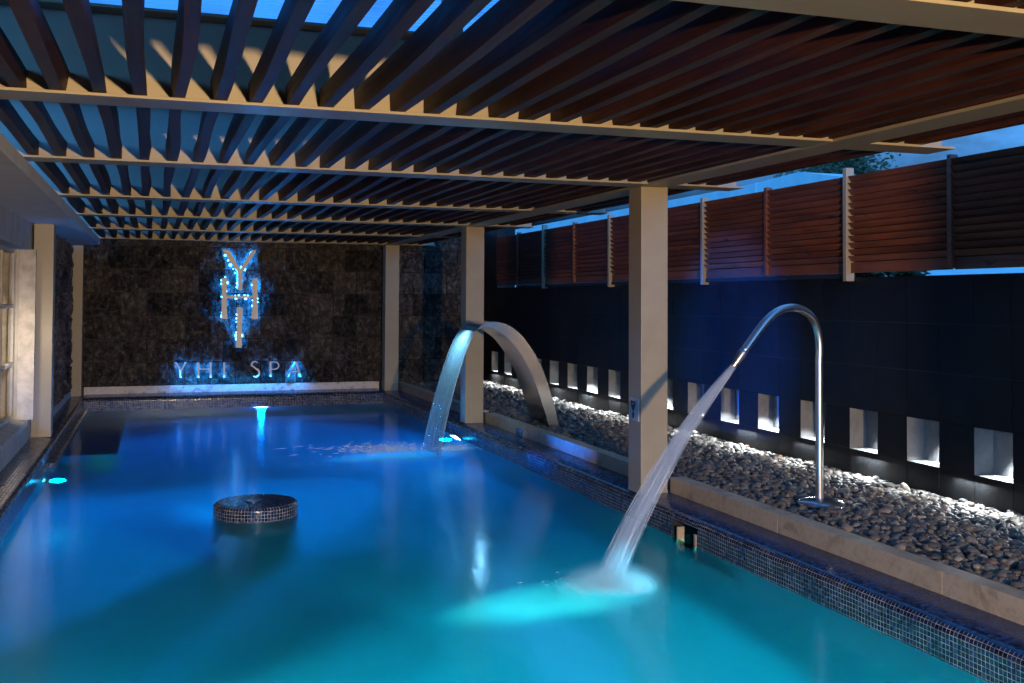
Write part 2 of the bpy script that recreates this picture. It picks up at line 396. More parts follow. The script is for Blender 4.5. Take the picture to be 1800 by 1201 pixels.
def tag(o, label=None, cat=None, group=None, kind=None):
    if label: o['label'] = label
    if cat: o['category'] = cat
    if group: o['group'] = group
    if kind: o['kind'] = kind
    return o
def thing(name, label, cat, loc=(0, 0, 0), group=None):
    o = bpy.data.objects.new(name, None); col.objects.link(o); o.location = loc; o.empty_display_size = .1
    return tag(o, label, cat, group)
def at(o, parent):
    """parent keeping world coordinates (parent is an unrotated empty)"""
    o.parent = parent; o.location = Vector(o.location)-parent.location; return o

# ------------------------------------------------------------------ key dimensions (metres, camera eye at z 1.8)
WL = .142; ZT = .332; ZK = .447; XR = 3.468; XL = -.967; YB = 16.60; YW = 17.23; ZB = 2.676
XK = 3.761; XK2 = 3.88; XN = 5.25; ZF = -1.1; Y0 = 1.6
ZWALL = 1.99

# ------------------------------------------------------------------ ground, terrace, basin, water
gb = MB()
def quad(mb, x0, y0, x1, y1, z): mb.add([(x0,y0,z),(x1,y0,z),(x1,y1,z),(x0,y1,z)], [(0,1,2,3)])
for r4 in ((-400,-400,400,Y0-.3), (-400,Y0-.3,XL-.28,18), (3.95,Y0-.3,400,18), (-400,18,400,400)): quad(gb, *r4, .05)
quad(gb, XL-.28, 17.3, 3.95, 18, .05)
tag(gb.build('ground', 'ground'), 'dark ground around the pool enclosure', kind='structure')
tb = MB().box((XL-.25, -14, .06), (3.9, Y0, ZT)); tag(tb.build('terrace', 'ground'), 'stone terrace at the near end of the pool', kind='structure')

tag(MB().box((2.80, -.1, .06), (5.6, .1, 2.6)).build('unseen_light_blocker', 'concrete'), 'unseen wall added to keep lamp light off the near fence', 'wall')  # added out of view, blocks the terrace lamp from the near fence

pool = thing('swimming_pool', 'long rectangular plunge pool lined with navy mosaic, under the pergola', 'pool', (1.2, 9, ZT))
def uvquad(mb, a, b, c, d, ulen, v0, v1):
    mb.add([a, b, c, d], [(0,1,2,3)], [[(0,v0),(ulen,v0),(ulen,v1),(0,v1)]])
# floor and end walls
fb = MB(); fb.add([(XL,Y0,ZF),(XR,Y0,ZF),(XR,YB,ZF),(XL,YB,ZF)], [(0,1,2,3)], [[(0,0),(4.4,0),(4.4,15),(0,15)]])
at(fb.build('pool_floor', 'mosaic_floor', recalc=False), pool)
def coping(profile, y0, y1, axis='y', seg=None):
    """profile: list of (h, z); swept along axis between y0 and y1, uv in metres"""
    mb = MB(); acc = 0; n = 1
    for (a, b) in zip(profile[:-1], profile[1:]):
        d = math.dist(a, b)
        if axis == 'y': vs = [(a[0],y0,a[1]),(a[0],y1,a[1]),(b[0],y1,b[1]),(b[0],y0,b[1])]
        else: vs = [(y0,a[0],a[1]),(y1,a[0],a[1]),(y1,b[0],b[1]),(y0,b[0],b[1])]
        mb.add(vs, [(0,1,2,3)], [[(y0,acc),(y1,acc),(y1,acc+d),(y0,acc+d)]]); acc += d
    return mb
def prof(x, inner, sgn, bottom=ZF, r=.05, zt=ZT):
    p = [(x, bottom)]
    for k in range(9):
        a = math.pi/2*k/8
        p.append((x+sgn*(r-r*math.cos(a)), zt-.012-r+r*math.sin(a)))
    p.append((x+sgn*(r+.09), zt-.003)); p.append((inner, zt)); return p
SK0, SK1, SKZ = 6.34, 6.70, .285
pr = prof(XR, 3.90, 1)
cr_mb = MB()
for (a, b, pf) in ((Y0, SK0, pr), (SK0, SK1, [(XR, SKZ)]+[q for q in pr if q[1] > SKZ-.015][0:]), (SK1, 17.4, pr)):
    t = coping(pf, a, b)
    if pf is not pr:  # keep the courses aligned over the skimmer mouth
        t.uv = [[(u, v+SKZ-ZF) for u, v in q] for q in t.uv]
    cr_mb.add(t.v, t.f, t.uv)
# below the skimmer mouth
cr_mb.add([(XR,SK0,ZF),(XR,SK1,ZF),(XR,SK1,.02),(XR,SK0,.02)], [(0,1,2,3)], [[(SK0,0),(SK1,0),(SK1,1.12),(SK0,1.12)]])
for_top = []
cope_r = at(cr_mb.build('coping', 'mosaic', smooth=False, recalc=False), pool); cope_r['label'] = 'rounded mosaic coping along the pebble bed'
cope_l = at(coping(prof(XL, XL-.30, -1), Y0, 17.4).build('coping', 'mosaic', recalc=False), pool); cope_l['label'] = 'rounded mosaic coping along the building'
cope_b = at(coping(prof(YB, YW+.02, 1), XL-.02, XR+.02, 'x').build('coping', 'mosaic', recalc=False), pool); cope_b['label'] = 'deep mosaic coping in front of the rock wall'
at(coping([(Y0, ZF), (Y0, ZT)], XL, XR, 'x').build('end_wall', 'mosaic', recalc=False), pool)
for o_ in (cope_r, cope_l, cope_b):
    o_.data.materials.append(M['mosaic_skylit'])
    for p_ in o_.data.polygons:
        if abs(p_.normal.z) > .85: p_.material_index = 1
# thin overflow lip low on the far left side
lb = coping([(XL+.07, -.12), (XL+.07, WL+.035), (XL+.055, WL+.05), (XL, WL+.05)], 11.2, YB); lb.add([(XL,11.2,-.12),(XL+.07,11.2,-.12),(XL+.07,11.2,WL+.04),(XL,11.2,WL+.05)], [(0,1,2,3)], [[(0,0),(.07,0),(.07,.3),(0,.3)]])
at(lb.build('overflow_lip', 'mosaic', recalc=False), pool)
# underwater bench on the left and step at the back
bb = MB().box((XL, 12.3, ZF), (-.36, YB, -.12))
at(bb.build('underwater_bench', 'mosaic_floor'), pool)

wmb = MB()
nx, ny = 2, 2
wmb.add([(XL,Y0,WL),(XR,Y0,WL),(XR,YB,WL),(XL,YB,WL)], [(0,1,2,3)])
tag(wmb.build('pool_water', 'water', recalc=False), 'smooth blue lit water filling the pool', kind='structure')

# skimmer mouth in the right-hand pool wall
sk = thing('skimmer', 'dark skimmer opening with steel side plates in the tiled pool side below the nearest post', 'skimmer', (XR, 6.5, .1))
s1 = MB(); s1.add([(XR,SK0,.02),(XR+.2,SK0,.02),(XR+.2,SK0,SKZ),(XR,SK0,SKZ)], [(0,1,2,3)]); s1.add([(XR,SK1,.02),(XR+.2,SK1,.02),(XR+.2,SK1,SKZ),(XR,SK1,SKZ)], [(0,1,2,3)])
s1.add([(XR+.2,SK0,.02),(XR+.2,SK1,.02),(XR+.2,SK1,SKZ),(XR+.2,SK0,SKZ)], [(0,1,2,3)]); s1.add([(XR,SK0,SKZ),(XR,SK1,SKZ),(XR+.2,SK1,SKZ),(XR+.2,SK0,SKZ)], [(0,1,2,3)])
s1.add([(XR,SK0,.02),(XR,SK1,.02),(XR+.2,SK1,.02),(XR+.2,SK0,.02)], [(0,1,2,3)])
at(s1.build('recess', 'black', recalc=False), sk)
at(MB().box((XR-.004, 6.36, .0), (XR+.012, 6.385, .225)).build('side_plate', 'kerb'), sk)
at(MB().box((XR-.004, 6.62, .0), (XR+.05, 6.632, .225)).build('side_plate', 'kerb'), sk)

# stone kerbs between the posts
def kerb(y0, y1, label):
    k = MB(); n = max(1, round((y1-y0)/1.6)); L_ = (y1-y0)/n
    for i in range(n):
        k.box((XK, y0+i*L_+.001, .05), (XK2, y0+(i+1)*L_-.001, ZK))
    tag(k.build('stone_kerb', 'kerb', bevel=.003), label, 'kerb', 'travertine kerbs holding the pebbles')
kerb(1.4, 7.31, 'long tan travertine kerb in the foreground, right of the nearest post')
kerb(7.54, 12.09, 'travertine kerb between the nearest and the middle post, behind the skimmer')
kerb(12.32, 16.97, 'travertine kerb between the middle and the farthest right-hand post, in blue light')
mk = MB()
xs = [-1.0, .22, 1.41, 2.6, 3.52]
for a, b in zip(xs[:-1], xs[1:]): mk.box((a+.0008, YW-.012, .3), (b-.0008, YW+.05, ZK-.004))
tag(mk.build('marble_skirting', 'marble', bevel=.002), 'veined white marble strip along the foot of the rock wall', 'skirting')
# small steel cover plate on the kerb face
jb = MB().box((XK-.008, 10.70, .335), (XK+.01, 10.93, .40))
tag(jb.build('cover_plate', 'plate', bevel=.002), 'small square metal cover plate on the kerb face near the arch fountain', 'cover plate')

# ------------------------------------------------------------------ rough back wall (split-face blocks, really displaced)
def rough_wall(name, x0, x1, z0, z1, y, parent=None, seed=0, plane='xz'):
    bx, bz = .382, .36; gap = .011; step = .0175
    rnd = random.Random(seed); mb = MB(); z = z0; row = 0
    while z < z1-.01:
        zt = min(z+bz, z1); x = x0-.02
        while x < x1-.01:
            wdt = bx*(rnd.choice([1, 1, 1, 1, .5, 1.5]) if row != 2 else 1); xa, xb = max(x, x0), min(x+wdt, x1); x += wdt
            if xb-xa < .03: continue
            nxs = max(2, int((xb-xa-gap)/step)); nzs = max(2, int((zt-z-gap)/step)); off = rnd.uniform(-.006, .008); sd = rnd.uniform(0, 90)
            tx, tz = rnd.uniform(-.02, .02), rnd.uniform(-.02, .02); base = len(mb.v); vs = []
            for j in range(nzs+1):
                for i in range(nxs+1):
                    fi = {0: 0, 1: .004/(xb-xa), nxs-1: 1-.004/(xb-xa), nxs: 1}.get(i, i/nxs); fj = {0: 0, 1: .004/(zt-z), nzs-1: 1-.004/(zt-z), nzs: 1}.get(j, j/nzs)
                    px = xa+gap/2+(xb-xa-gap)*fi; pz = z+gap/2+(zt-z-gap)*fj
                    h = noise.fractal(Vector((px*7+sd+pz*3, pz*5-px*2, sd)), .65, 2.1, 5)*.055
                    h += abs(noise.noise(Vector((px*13+sd, pz*9-sd, 3))))*.022
                    h += off+tx*(px-xa)+tz*(pz-z)*.5
                    e = min(i, nxs-i, j, nzs-j)
                    if e == 0: h = h-.010
                    if plane == 'xz': vs.append((px, y-h-.012, pz))
                    else: vs.append((y+h+.004, px, pz))
            fs = [(j*(nxs+1)+i, j*(nxs+1)+i+1, (j+1)*(nxs+1)+i+1, (j+1)*(nxs+1)+i) for j in range(nzs) for i in range(nxs)]
            mb.add(vs, fs)
        z = zt; row += 1
    return mb
bw = thing('rock_wall', 'tall dark split-stone wall closing the far end of the pool', 'wall', (2.2, 17.3, 0))
at(rough_wall('stone_face', -1.05, 5.3, ZK-.004, 2.95, YW, seed=3).build('stone_face', 'rock', recalc=False), bw)
at(MB().box((-1.5, YW+.03, 0), (5.6, YW+.35, 3.0)).build('wall_core', 'black'), bw)
# backlit logo and lettering
def poly_letter(parts, y, th=.02):
    mb = MB()
    for pts in parts: mb.prism(pts, 'y', y, y+th)
    return mb
def box2(x0, z0, x1, z1): return [(x0,z0),(x1,z0),(x1,z1),(x0,z1)]
# pixel -> wall plane (affine fit of the fitted camera on y = YL)
YLT = YW-.088
def wp(px, py):
    f = 1853.66; d = f_+r_*((px-900)/f)-u_*((py-477.66)/f); t = YLT/d.y
    return (d.x*t, 1.8+d.z*t)
def W(*pts): return [wp(*p) for p in pts]
def leds(pts, parent, parts, rad=.009):
    for k, (px, py) in enumerate(pts):
        if rad < .008: continue
        x, z = wp(px, py); r0 = rad; rad = rad if rad < .008 else random.choice([.007, .009, .013, .017])
        mb = MB().box((x-rad, YLT+.022, z-rad), (x+rad, YLT+.030, z+rad)); at(mb.build('led', 'led_blue'), parent); rad = r0
    for p in parts:
        q = W(*p); cx = sum(a for a, b in q)/len(q); cz = sum(b for a, b in q)/len(q)
        q = [(cx+(a-cx)*.82, cz+(b-cz)*.9) for a, b in q]
        at(MB().prism(q, 'y', YLT+.024, YLT+.028).build('light_strip', 'led_back'), parent)
def letter(kind, label, parts, led, group, th=.018):
    c = W(parts[0][0])[0]
    t = thing(kind, label, 'letter', (c[0], YLT, c[1]), group)
    at(poly_letter([W(*p) for p in parts], YLT, th).build('face', 'letter'), t)
    for p in parts[:2]:
        q = W(*p); cx = sum(a for a, b in q)/len(q); cz = sum(b for a, b in q)/len(q)
        at(MB().box((cx-.004, YLT+th, cz-.004), (cx+.004, YW+.01, cz+.004)).build('standoff', 'plate'), t)
    leds(led, t, parts if kind == 'emblem_letter' else parts[:3], .009 if kind == 'emblem_letter' else .005)
g1 = 'stacked emblem letters'
letter('emblem_letter', 'large backlit letter Y at the top of the stacked emblem',
       [[(391,439),(403,439.5),(422,473.5),(426,476),(426,510),(418,510),(417.5,478),(414,473)], [(442.5,440),(450.8,440),(429,476),(425.9,476),(422,473.5)]],
       [(396,449),(401,458),(405,466),(410,473),(414,480),(418,490),(417,498),(416,505),(436,460),(432,468),(441,449),(425,470),(430,474)], g1)
letter('emblem_letter', 'wide backlit letter H in the middle of the stacked emblem',
       [[(389.5,489.5),(399.5,489),(398.5,520),(399.5,561),(389,561),(390.3,520)], [(443,490),(453.5,490),(452.4,525),(453.5,561),(442.3,561),(444,525)], [(398.5,520),(443.6,520),(443.6,524.5),(398.5,524.5)]],
       [(389,493),(389,499),(396,487),(399.5,497),(391,508),(398.5,512),(390,522),(390,550),(390,556),(414,520),(420,519),(430,519),(436,520),(415,525),(432,525),(443,501),(444,528),(444,538),(444,555),(453,525),(453,531)], g1)
letter('emblem_letter', 'narrow backlit letter I at the foot of the stacked emblem',
       [[(416,540.5),(426.7,540.5),(425.5,575),(425,611.5),(414.6,611.5),(416.5,570)]],
       [(417,553),(415.5,560),(416,566),(417,575),(415.5,585),(415,590),(416,596),(424,575),(425,590)], g1)
g2 = 'small sign lettering'
letter('sign_letter', 'small letter Y starting the lower line of lettering',
       [[(305.5,637),(309.5,637),(318.5,650),(319.8,652),(319.5,664.5),(316.5,664.5),(316.5,652)], [(325.5,636.5),(328.8,636.5),(319.8,652),(318.5,650)]],
       [(309,643),(315,652),(317,660),(319,656),(324,642)], g2)
letter('sign_letter', 'small letter H, second in the lower line of lettering',
       [[(346.7,637),(350,637),(350.2,664.5),(346.8,664.5)], [(368.4,637),(372,637),(372,664.2),(368.6,664.2)], [(350,648),(368.5,648),(368.5,650.2),(350,650.2)]],
       [(347,643),(346.5,650),(348,658),(368.5,642),(368.5,657),(360,648)], g2)
letter('sign_letter', 'small letter I, third in the lower line of lettering',
       [[(392.5,637),(395.8,637),(395.6,664),(392.3,664)]], [(392.5,642),(392.5,650),(392.5,656),(395.7,650)], g2)
def arc_ribbon(cx, cy, rx, ry, a0, a1, w0, w1, n=10):
    o = []; i_ = []
    for k in range(n+1):
        t = k/n; a = R(a0+(a1-a0)*t); ww = w0+(w1-w0)*t
        o.append((cx+(rx+ww/2)*math.cos(a), cy-(ry+ww/2)*math.sin(a))); i_.append((cx+(rx-ww/2)*math.cos(a), cy-(ry-ww/2)*math.sin(a)))
    return [[o[k], o[k+1], i_[k+1], i_[k]] for k in range(n)]
letter('sign_letter', 'small curved letter S after the gap in the lower line',
       arc_ribbon(448.3,642,6.0,6.2,35,200,2.0,3.4)+arc_ribbon(449.3,655.5,6.4,7.0,65,-125,3.8,2.2)+[[(441.8,643.5),(444.2,642.0),(453.2,649.0),(451.5,651.5)]],
       [(442,638),(440.5,644),(446,652),(454,660),(452,655)], g2)
letter('sign_letter', 'small letter P in the lower line, brightest blue glow',
       [[(474.2,635.5),(477.3,635.5),(477.3,662.5),(473.8,662.5)]]+arc_ribbon(482,642.8,8.2,6.6,95,-95,2.0,2.0)+[[(477.3,635.3),(482,635.3),(482,637.2),(477.3,637.2)], [(477.3,648.5),(482,648.5),(482,650.2),(477.3,650.2)]],
       [(473.8,639),(472.8,643),(472.2,648),(472.6,653),(473,658),(486,640),(488,644),(478,641)], g2)
letter('sign_letter', 'small letter A ending the lower line of lettering',
       [[(519,635.5),(521.5,635.5),(508,662.5),(505.3,662.5)], [(519,635.5),(522,635.5),(530,663),(526.4,663)], [(511.5,652.6),(526,652.6),(526.6,654.6),(510.6,654.6)]],
       [(514,643),(510,651),(517,648),(519,655),(522,658)], g2)

sl_ = lamp('added_ledge_glow', 'AREA', (1.3, YW-.15, .56), 11, (.0, .30, 1), .02)  # added strip below the letters, casts their blue glow onto the marble
sl_.data.shape = 'RECTANGLE'; sl_.data.size = 2.0; sl_.data.size_y = .02; sl_.rotation_euler = (R(38), 0, 0)

# ------------------------------------------------------------------ right-hand slate wall with niches
NY = [5.4285+.6733*k for k in range(-4, 17)]   # near edges
NZ0, NZ1, ND = .634, .955, .16
wall = thing('slate_wall', 'long honed black slate wall behind the pebble bed, with a row of lit niches', 'wall', (XN, 10, 0))
wb = MB()
def wq(y0, y1, z0, z1): wb.add([(XN,y0,z0),(XN,y1,z0),(XN,y1,z1),(XN,y0,z1)], [(0,1,2,3)])
TW = .3366
def tiled(y0, y1, z0, z1, hh=TW, jit=True):
    """separate stone slabs with open joints"""
    y = y0
    while y < y1-.01:
        yb = min(y+TW, y1); z = z0
        while z < z1-.01:
            zb = min(z+hh, z1); d = random.uniform(-.0016, .0016) if jit else 0
            g_ = .0016
            wb.box((XN+d, y+g_, z+g_), (XN+.02, yb-g_, zb-g_)); z = zb
        y = yb
YS, YE_ = NY[0]-TW, 17.25
tiled(YS, YE_, NZ0-.6, NZ0-.3); tiled(YS, YE_, NZ0-.3, NZ0, .3)
y = YS; k = 0
edges = [YS]
for n0 in NY:
    if n0-edges[-1] > .01: tiled(edges[-1], n0, NZ0, NZ1, NZ1-NZ0)
    edges.append(n0+TW)
tiled(edges[-1], YE_, NZ0, NZ1, NZ1-NZ0)
tiled(YS, YE_, NZ1, ZWALL, .345)
at(wb.build('slate_cladding', 'slate', recalc=False), wall)
at(MB().box((XN+ND+.02, YS, 0), (XN+.34, YE_, ZWALL-.002)).build('wall_core', 'black'), wall)
jm = MB(); jm.add([(XN+.006, YS, 0), (XN+.006, YE_, 0), (XN+.006, YE_, NZ0-.001), (XN+.006, YS, NZ0-.001)], [(0,1,2,3)]); jm.add([(XN+.006, YS, NZ1+.001), (XN+.006, YE_, NZ1+.001), (XN+.006, YE_, ZWALL-.003), (XN+.006, YS, ZWALL-.003)], [(0,1,2,3)])
at(jm.build('joint_mortar', 'mortar', recalc=False), wall)
at(MB().box((XN+.012, YS, ZWALL-.0015), (XN+ND+.019, YE_, ZWALL-.0005)).build('wall_top', 'slate'), wall)
for i, n0 in enumerate(NY):
    c = MB(); a, b = n0, n0+TW; x0, x1 = XN+.0005, XN+ND
    c.add([(x0,a,NZ0),(x1,a,NZ0),(x1,b,NZ0),(x0,b,NZ0),(x0,a,NZ1),(x1,a,NZ1),(x1,b,NZ1),(x0,b,NZ1)], [(0,1,2,3),(4,7,6,5),(1,5,6,2),(0,4,5,1),(3,2,6,7)])
    o = at(c.build('niche', 'niche', recalc=False), wall)
    if n0 > 4.5:
        dl = MB(); dl.tube([(XN+.055, n0+.10, NZ1-.004), (XN+.055, n0+.10, NZ1-.001)], .014, 12)
        d_ = dl.build('downlight', 'led_cool'); d_.parent = o; d_.location = (0, 0, 0)
        st = random.uniform(.55, 1.2); 
        lamp('niche_light', 'SPOT', (XN+.075, n0+.085, NZ1-.02), 120*st, COOL, .012, aim=(XN+.045, n0+.13+random.uniform(-.05,.05), NZ0), spot=74, blend=.7, parent=None)
# strip light grazing the pebbles from the foot of the wall
for i in range(13):
    yy = 4.9+i*.96+random.uniform(-.08, .08)
    wl_ = lamp('wall_wash_light', 'AREA', (XN-.035, yy, .60), random.uniform(2.2, 5.2), COOL, .02)
    wl_.data.shape = 'RECTANGLE'; wl_.data.size = .015; wl_.data.size_y = .30; wl_.rotation_euler = (0, R(14), 0)
# end pillar beyond the fence
tag(MB().box((XN-.002, 16.25, ZWALL), (XN+.3, 17.26, 3.1)).build('end_pillar', 'slate'), 'dark pillar at the far end of the timber fence, in the back corner', 'pillar')

# ------------------------------------------------------------------ louvred timber fence on top of the wall
fence = thing('louvred_fence', 'red-brown timber louvre fence on top of the black slate wall', 'fence', (XN, 10, ZWALL))
XF = XN-.02; FZ0, FZ1 = 2.045, 2.80
posts_y = [4.75, 7.07, 9.385, 11.68, 13.97, 16.2]
at(MB().box((XF-.02, 7.12, ZWALL-.004), (XF+.015, 15.2, FZ0-.022)).build('bottom_rail', 'black'), fence)
for i, py in enumerate(posts_y[:-1]):
    p = MB().box((XF-.055, py-.022, ZWALL-.03), (XF+.02, py+.022, 2.86 if i in (1, 4) else 2.83)); o = at(p.build('post', 'steel_paint', bevel=.002), fence); o['label'] = 'beige steel post'
mulls = []
for a, b in zip(posts_y[:-1], posts_y[1:]):
    mid = (a+b)/2+.01
    for (p0, p1) in ((a+.03, mid-.02), (mid+.02, b-.03)):
        pn = MB(); npan = 13; ph = (FZ1-FZ0-.07)/npan
        for j in range(npan):
            z = FZ0+.07+j*ph; t = random.uniform(-.002, .002)
            # overlapping tilted boards: bottom edge towards the pool
            pts = [(XF-.010+t, z), (XF+.004+t, z), (XF-.028+t, z+ph-.010), (XF-.044+t, z+ph-.010)]
            pn.prism(pts, 'y', p0+.002, p1-.002)
        pn.box((XF-.014, p0, FZ0-.02), (XF+.010, p1, FZ0+.062))
        at(MB().box((XF+.012, p0, FZ0-.01), (XF+.018, p1, FZ1)).build('gap_shade', 'black'), fence)  # added black sheet, gives the shade lines between the boards
        at(pn.build('louvre_panel', 'fence_wood', bevel=0), fence)
    at(MB().box((XF-.045, mid-.019, FZ0-.01), (XF+.02, mid+.019, FZ1+.02)).build('mullion', 'fence_wood', bevel=.002), fence)

# ------------------------------------------------------------------ pergola
perg = thing('pergola', 'beige steel pergola with dark timber slats over the pool', 'pergola', (1.3, 10, 0))
FW = .235
BY = [.35, 2.63, 5.01, 7.30, 9.87, 12.08, 14.44, 16.83]
def ibeam(yc, x0, x1):
    t = .014; h = FW/2
    pts = [(yc-h, ZB), (yc+h, ZB), (yc+h, ZB+t), (yc+.006, ZB+t), (yc+.006, ZB+.39), (yc+h, ZB+.39), (yc+h, ZB+.39+t), (yc-h, ZB+.39+t), (yc-h, ZB+.39), (yc-.006, ZB+.39), (yc-.006, ZB+t), (yc-h, ZB+t)]
    return MB().prism(pts, 'x', x0, x1)
for yc in BY:
    at(ibeam(yc, -1.0, 4.335).build('cross_beam', 'steel_paint', bevel=.002), perg)
sb = MB()
x0, x1, t = 3.507, 3.732, .014
cuts = [0.0]+BY+[17.2]
for a, b in zip(cuts[:-1], cuts[1:]):
    ya, yb = a+(FW/2+.001 if a in BY else 0), b-(FW/2+.001 if b in BY else 0)
    if yb > ya: 
        sb.box((x0, ya, ZB-.0025), (x1, yb, ZB+t))
        sb.box(((x0+x1)/2-.006, ya, ZB+t+.0005), ((x0+x1)/2+.006, yb, ZB+.10))
sb2 = MB().box((x0, -.5, ZB-.0035), (x1, 16.6, ZB-.0005))
at(sb.build('side_beam', 'steel_paint'), perg)
at(sb2.build('side_beam_plate', 'steel_paint', bevel=.001), perg)
SP = .1665; XS0 = -.4075-2*SP
xs_all = [XS0+SP*i for i in range(30)]
bays = list(zip(BY[:-1], BY[1:]))
def slat_mb(x, ya, yb, rnd):
    mb = MB(); n = 7; w_, h = .0265*rnd.uniform(.93, 1.06), .100
    ph = rnd.uniform(0, 6); am = rnd.uniform(.002, .011); tw = rnd.uniform(-.012, .012); dx = rnd.uniform(-.005, .005); sag = rnd.uniform(-.004, .004)
    rings = []
    for i in range(n+1):
        s = i/n; y = ya+(yb-ya)*s; cx = x+dx+am*math.sin(math.pi*s+ph)*math.sin(math.pi*s)+am*.5*math.sin(2*math.pi*s+ph); z0 = ZB+.016+sag*math.sin(math.pi*s)
        tt = tw*math.sin(math.pi*s+ph*.5)
        rings.append([(cx-w_-tt, y, z0), (cx+w_-tt, y, z0), (cx+w_+tt, y, z0+h), (cx-w_+tt, y, z0+h)])
    vs = [v for r in rings for v in r]
    fs = [(i*4+k, i*4+(k+1) % 4, (i+1)*4+(k+1) % 4, (i+1)*4+k) for i in range(n) for k in range(4)]+[(3,2,1,0), (n*4, n*4+1, n*4+2, n*4+3)]
    mb.add(vs, fs); return mb
far = MB(); ns = 0
for bi, (a, b) in enumerate(bays):
    rnd = random.Random(40+bi)
    for x in xs_all:
        mb = slat_mb(x, a+.012, b-.012, rnd)
        if bi in (1, 2, 3) or (bi == 4 and x < .9):
            at(mb.build('slat', 'slat'), perg); ns += 1
        else: far.add(mb.v, mb.f)
print('slats as parts', ns)
o = at(far.build('slats', 'slat'), perg); tag(o, kind='stuff')
PD = .225
def post(x0, y0, wx, label, zb=ZT-.004):
    p = at(MB().box((x0, y0, zb), (x0+wx, y0+PD, ZB-.004)).build('post', 'steel_paint', bevel=.004), perg); p['label'] = label
    q = MB().box((x0-.002, y0-.002, zb), (x0+wx+.002, y0+PD+.002, zb+.022)).build('base_trim', 'steel_paint', bevel=.002); q.parent = p
    return p
post(3.513, .12, .225, 'post at the terrace edge')
post(3.513, 7.305, .225, 'nearest right-hand post carrying the small sign')
post(3.513, 12.09, .225, 'middle right-hand post beside the arch fountain')
post(3.513, 16.74, .225, 'farthest right-hand post in front of the rock wall')
def lpost(x0, y0, label):
    p = at(MB().box((x0, y0, ZT-.004), (x0+.195, y0+PD, 2.579)).build('post', 'steel_paint', bevel=.004), perg); p['label'] = label
    q = MB().box((x0-.002, y0-.002, ZT-.004), (x0+.197, y0+PD, ZT+.05)).build('base_trim', 'steel_paint', bevel=.002); q.parent = p
lpost(-1.218, 12.147, 'left post beside the lit window')
lpost(-1.218, 16.98, 'left post in the back corner')
# glazing over the slats
rf = thing('glass_roof', 'streaked blue glazing above the pergola beams', 'roof', (1.3, 8, 3.3))
zg = 3.34
for i, (a, b) in enumerate([(-1.3, .96), (1.0, 2.55), (2.59, 4.6)]):
    at(MB().box((a, -1, zg), (b, 17.4, zg+.008)).build('glazing_sheet', 'roof_glass'), rf)
at(MB().box((.955, -1, zg-.06), (1.005, 17.4, zg+.02)).build('glazing_bar', 'steel_paint'), rf)
at(MB().box((2.545, -1, zg-.06), (2.595, 17.4, zg+.02)).build('glazing_bar', 'steel_paint'), rf)
for yc in BY[2:]:
    at(MB().box((1.33, yc-.045, ZB+.405), (1.42, yc+.045, zg-.002)).build('stub_column', 'steel_paint'), rf)
at(MB().box((1.14, 5.2, zg-.10), (1.25, 7.2, zg-.005)).build('timber_joist', 'slat'), rf)

at(MB().box((-1.6, -1, zg+.03), (4.60, 4.9, zg+.07)).build('added_sky_blocker', 'black'), rf)  # added black sheet, keeps sky light off the near beam web
at(MB().box((-.62, 7.35, zg+.03), (4.30, 17.4, zg+.07)).build('added_sky_blocker', 'black'), rf)  # added black sheet, darkens the far bays below it

# ------------------------------------------------------------------ building along the left side
bl = thing('building', 'low rendered building with lit windows along the left side of the pool', 'building', (-1.4, 8, 0))
XW = -1.24
hm = MB().box((XW-.4, -1, 2.29), (XW, 12.14, 2.579)); hm.box((XW-.4, 11.86, .05), (XW+.02, 12.14, 2.2895))
at(hm.build('wall', 'concrete', bevel=.002), bl)
eb = MB().box((XW-.001, -1, 2.58), (-.785, 16.78, 2.674)); eb.box((XW-.5, -1, 2.5805), (XW-.002, 16.78, 2.8))
at(eb.build('eaves_beam', 'soffit', bevel=.006), bl)
pl = MB().prism([(XW-.3, .05), (-1.213, .05), (-1.213, .50), (-1.225, .53), (-1.33, .565), (XW-.3, .565)], 'y', -1, 11.79)
at(pl.build('sill_ledge', 'concrete', bevel=.006), bl)
at(MB().box((-1.335, 11.795, .55), (-1.160, 11.855, 2.288)).build('window_reveal', 'plaster', bevel=.004), bl)
at(MB().box((-1.345, 11.78, .566), (-1.315, 11.794, 2.288)).build('reveal_trim', 'frame'), bl)
# stone panel between the two left posts
at(rough_wall('stone_panel', 12.38, 16.97, ZT+.10, 2.57, -1.185, seed=9, plane='yz').build('stone_panel', 'rock', recalc=False), bl)
at(MB().box((-1.6, 12.376, .05), (-1.19, 17.2, 2.577)).build('wall_core', 'black'), bl)
at(MB().box((-1.22, 12.38, .30), (-1.166, 16.97, ZT+.10)).build('skirting', 'concrete', bevel=.002), bl)
# window units
rows = [(.60, 1.10), (1.15, 1.70), (1.75, 2.25)]
ys = [3.2, 4.95, 6.65, 8.35, 10.05, 11.76]
for a, b in zip(ys[:-1], ys[1:]):
    fr = MB(); xw0, xw1 = -1.40, -1.35
    fr.box((xw0, a, .567), (xw1, a+.05, 2.288)); fr.box((xw0, b-.05, .567), (xw1, b-.001, 2.288))
    for z in (.567, 1.105, 1.69, 2.245): fr.box((xw0+.003, a+.051, z), (xw1-.003, b-.051, z+.042))
    fr.box((xw0+.006, (a+b)/2-.018, .61), (xw1-.006, (a+b)/2+.018, 2.244))
    w_ = at(fr.build('window', 'frame', bevel=.003), bl)
    gp = MB().box((-1.378, a+.03, .58), (-1.372, b-.03, 2.27)).build('pane', 'glass'); gp.parent = w_; gp.location = (0, 0, 0)
